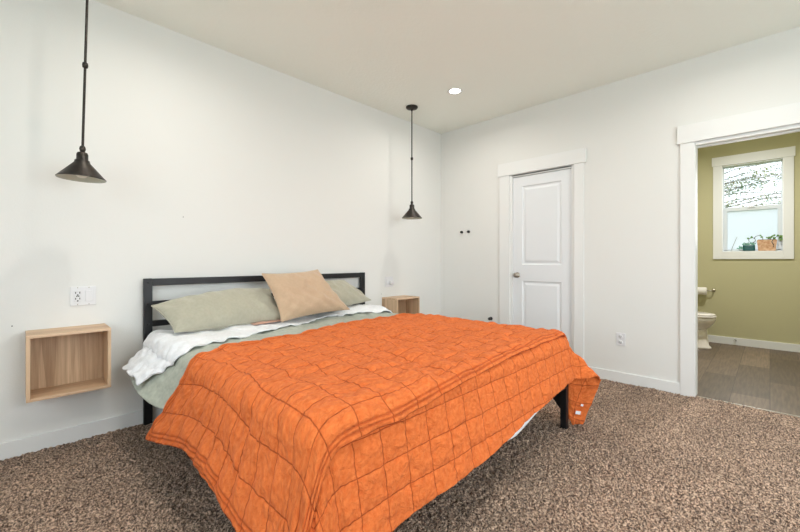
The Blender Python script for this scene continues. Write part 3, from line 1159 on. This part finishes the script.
lf = nb()
def curl(pts, r=.0035):
    obj('stem', tube(nb(), pts, r, 6), M['stem'], pl, True)
def arc(cy, cz, rad, a0, a1, n=12):
    return [(sxp - .01, cy + rad * math.cos(a0 + (a1 - a0) * i / n), cz + rad * math.sin(a0 + (a1 - a0) * i / n)) for i in range(n + 1)]
curl(arc(.105, SZ + .155, .04, 0, PI * 1.2))
curl(arc(.165, SZ + .14, .032, -.6, PI * 1.4))
curl([(sxp - .02, -.03, SZ + .14), (sxp - .037, -.03, SZ + .15), (sxp - .042, -.015, SZ + .11), (sxp - .042, -.035, SZ + .07), (sxp - .042, -.03, SZ + .045)])
curl([(sxp, -.03, SZ + .14), (sxp - .01, -.06, SZ + .18), (sxp - .01, -.11, SZ + .15)])
curl([(sxp, 0.0, SZ + .14), (sxp - .01, -.03, SZ + .19), (sxp - .01, -.05, SZ + .20)])
for k in range(26):
    cy, cz = random.choice([(-.09, .15), (-.1, .14), (-.045, .195), (-.035, .19), (.17, .17), (.145, .13), (-.02, .15), (.03, .155), (.09, .17), (-.08, .17)])
    c = (sxp - .012 + random.uniform(-.01, .01), cy + random.uniform(-.022, .022), SZ + cz + random.uniform(-.015, .015))
    leaf(lf, c, (random.uniform(-.5, .2), random.uniform(-1, 1), random.uniform(-.5, 1)), (-1, 0, .3), random.uniform(.022, .038), random.uniform(.016, .024))
obj('leaves', lf, M['leaf'], pl)

sc = thing('succulent', 'pale succulent in a dark teal bowl on the bathroom window sill', 'plant', (sxp, .19, SZ), 'plants on the bathroom sill')
b = bx(sxp - .03, sxp + .03, .135, .255, SZ, SZ + .078, .018, 4)
obj('bowl', b, M['teal'], sc, True)
lf = nb()
for k in range(46):
    cy = random.uniform(.14, .30)
    c = (sxp + random.uniform(-.02, .02), cy, SZ + (.075 if cy < .25 else .03) + random.uniform(-.01, .02))
    leaf(lf, c, (random.uniform(-.6, .4), random.uniform(-1, 1), random.uniform(.1, 1)), (-1, 0, .3), random.uniform(.02, .036), .014)
obj('leaves', lf, M['succ'], sc)
st = obj('reed_stick', tube(nb(), [(sxp, .372, SZ + .003), (sxp - .005, .31, SZ + .19)], .0028, 8), M['reed'], None, True, origin=(sxp, .34, SZ))
tag(st, 'thin grey stick leaning in the left corner of the bathroom window', 'stick')

# door stop on the bathroom baseboard
ds = thing('spring_doorstop', 'small metal door stop on the bathroom baseboard', 'door stop', (BX1 - .014, .327, .05))
obj('spring', lathe(nb(), (BX1 - .015, .327), .055, [(.014, 0), (.014, -.004), (.007, -.006), (.007, -.05)], 16, 'x'), M['bronze'], ds, True)
obj('bumper', lathe(nb(), (BX1 - .015, .327), .055, [(.007, -.05), (.011, -.052), (.011, -.066), (0, -.068)], 16, 'x'), M['plate'], ds, True)

# ================================================================== SMALL WALL THINGS
# double wall plate left of the bed: receptacle and rocker switch
def slot_set(b, cx, cz, y, s=1.0):
    box(b, cx - .009 * s, cx - .006 * s, y - .0015, y + .001, cz - .002, cz + .007 * s)
    box(b, cx + .006 * s, cx + .009 * s, y - .0015, y + .001, cz - .002, cz + .007 * s)
    lathe(b, (cx, y), cz - .008 * s, [(0, -.0015), (.003 * s, -.0015), (.003 * s, .001)], 12, 'y')
g = thing('wall_outlet_plate', 'wide white plate with power outlet and rocker switch above the left nightstand', 'wall outlet', (.284, YB, .885))
obj('cover_plate', bx(.222, .346, YB - .007, YB, .826, .943, .003), M['plate'], g)
rc = obj('receptacle', bx(.240, .274, YB - .011, YB - .006, .850, .919, .002), M['plate'], g)
b = nb()
slot_set(b, .257, .902, YB - .0115, 1.3); slot_set(b, .257, .866, YB - .0115, 1.3)
box(b, .250, .256, YB - .0125, YB - .010, .881, .887); box(b, .259, .265, YB - .0125, YB - .010, .881, .887)
obj('slots', b, M['slot'], rc)
obj('rocker_switch', bx(.294, .328, YB - .012, YB - .006, .850, .919, .003), M['plate'], g)
for x in (.257, .311):
    for z in (.833, .936):
        obj('screw', lathe(nb(), (x, YB - .007), z, [(0, -.001), (.003, -.001), (.003, .001)], 10, 'y'), M['steel'], g)
# plate near the right nightstand with a white plug-in
g = thing('wall_outlet_plate', 'white plate with a white plug in it above the far nightstand', 'wall outlet', (2.905, YB, .868))
obj('cover_plate', bx(2.845, 2.965, YB - .006, YB, .81, .925, .003), M['plate'], g)
obj('plug', bx(2.905, 2.955, YB - .04, YB - .005, .835, .88, .012, 3), M['plate'], g, True)
obj('rocker_switch', bx(2.86, 2.892, YB - .011, YB - .005, .833, .90, .003), M['plate'], g)
# outlet on the right wall
g = thing('wall_outlet_plate', 'small white double outlet low on the right wall beside the bathroom opening', 'wall outlet', (XR, .965, .39))
obj('cover_plate', bx(XR - .006, XR, .928, 1.002, .333, .447, .003), M['plate'], g)
for z in (.365, .415):
    rc = obj('receptacle', lathe(nb(), (XR - .005, .965), z, [(0, -.004), (.015, -.004), (.017, -.002), (.017, 0)], 24, 'x'), M['plate'], g, True)
    b = nb()
    for y in (.958, .972):
        box(b, XR - .0105, XR - .008, y - .0012, y + .0012, z - .002, z + .008)
    lathe(b, (XR - .009, .965), z - .008, [(0, -.001), (.0025, -.001), (.0025, .001)], 10, 'x')
    obj('slots', b, M['slot'], rc)

# two small black screw-in hooks on the right wall
def hook(y, label):
    b = lathe(nb(), (XR, y), 1.455, [(0, -.03), (.010, -.029), (.015, -.022), (.014, -.014), (.007, -.008), (.007, -.004), (.016, -.003), (.016, 0)], 20, 'x')
    o = obj('wall_hook', b, M['black'], None, True, origin=(XR, y, 1.455))
    tag(o, label, 'hook', 'black wall hooks')
hook(2.706, 'left one of two small black round hooks on the wall beside the corner')
hook(2.604, 'right one of two small black round hooks on the wall, nearer the closet door')
# black hold-back just left of the door casing
b = lathe(nb(), (XR, 2.30), .435, [(0, -.05), (.014, -.048), (.018, -.038), (.014, -.03), (.007, -.026), (.007, -.006), (.02, -.004), (.02, 0)], 20, 'x')
o = obj('wall_bumper', b, M['black'], None, True, origin=(XR, 2.30, .435))
tag(o, 'black round door bumper on the right wall, just above the quilt line', 'door bumper')
# picture nails left in the back wall
for (x, z, lab) in ((.84, 1.419, 'tiny dark nail in the white wall above the headboard'), (-.023, .735, 'tiny dark nail in the wall left of the left nightstand'),
                    (2.787, .739, 'tiny dark nail in the wall between headboard and far nightstand')):
    o = obj('nail', lathe(nb(), (x, YB), z, [(0, -.006), (.003, -.006), (.003, -.004), (.0015, -.003), (.0015, 0)], 10, 'y'), M['slot'], None, False, origin=(x, YB, z))
    tag(o, lab, 'nail')

# care tags sewn inside the drooping corner of the quilt are added last
def corner_point(a, bq):
    A = np.array([[a, a + .01], [a, a + .01]]); B = np.array([[bq, bq], [bq + .01, bq + .01]])
    P, N = draped(A, B, .026, tl=.28, tf=.20, tr=.16, corner_r=CR, corner_l=CL, seed=11, wav=.03)
    return Vector(P[0, 0]), Vector(N[0, 0]), Vector(P[0, 1] - P[0, 0]).normalized()

for k, (a_, b_, w_, h_) in enumerate(((2.97, .735, .011, .017), (2.915, .725, .007, .008))):
    p, nn, tt_ = corner_point(a_, b_)
    nn = -nn
    up = nn.cross(tt_).normalized()
    bm = nb()
    vs = []
    for d_ in (.013, .0145):
        for (u_, v_) in ((-1, -1), (1, -1), (1, 1), (-1, 1)):
            vs.append(bm.verts.new(p + nn * d_ + tt_ * (u_ * w_) + up * (v_ * h_)))
    for f_ in ((0, 1, 2, 3), (7, 6, 5, 4), (0, 4, 5, 1), (1, 5, 6, 2), (2, 6, 7, 3), (3, 7, 4, 0)):
        bm.faces.new([vs[i] for i in f_])
    obj('care_tag', bm, M['white_cloth'], quilt)

# ================================================================== OUTSIDE THE WINDOWS
g = obj('ground', bx(-30, 40, -30, 30, -.6, -.5), M['ground'])
g['kind'] = 'structure'

def tree(x, y, h, label, seed):
    rnd = random.Random(seed)
    r = thing('tree', label, 'tree', (x, y, -.5))
    b = nb()
    tube(b, [(x, y, -.5), (x + .05, y, h * .4), (x - .05, y + .05, h * .8), (x, y, h)], .10, 10, .03)
    lf = nb()
    for k in range(100):
        z = h * rnd.uniform(.22, .85)
        a = rnd.uniform(0, 2 * PI)
        L = (1.1 - z / h) * h * .42 + .8
        e = Vector((x + math.cos(a) * L, y + math.sin(a) * L, z + rnd.uniform(-.1, .5)))
        s0 = Vector((x, y, z - .1))
        tube(b, [s0, (s0 + e) / 2 + Vector((0, 0, .1)), e], .012, 5, .004)
        for j in range(210):
            p = s0.lerp(e, rnd.uniform(.2, 1.05)) + Vector((rnd.gauss(0, .13), rnd.gauss(0, .13), rnd.gauss(0, .09)))
            leaf(lf, p, (rnd.uniform(-1, 1), rnd.uniform(-1, 1), rnd.uniform(-.5, .5)), (rnd.uniform(-.4, .4), rnd.uniform(-.4, .4), 1), rnd.uniform(.04, .08), rnd.uniform(.018, .03))
    obj('trunk', b, M['bark'], r, True)
    o = obj('foliage', lf, M['tree_leaf'], r)
tree(11.6, 1.25, 5.4, 'leafy tree outside the bathroom window, seen through the upper pane', 3)
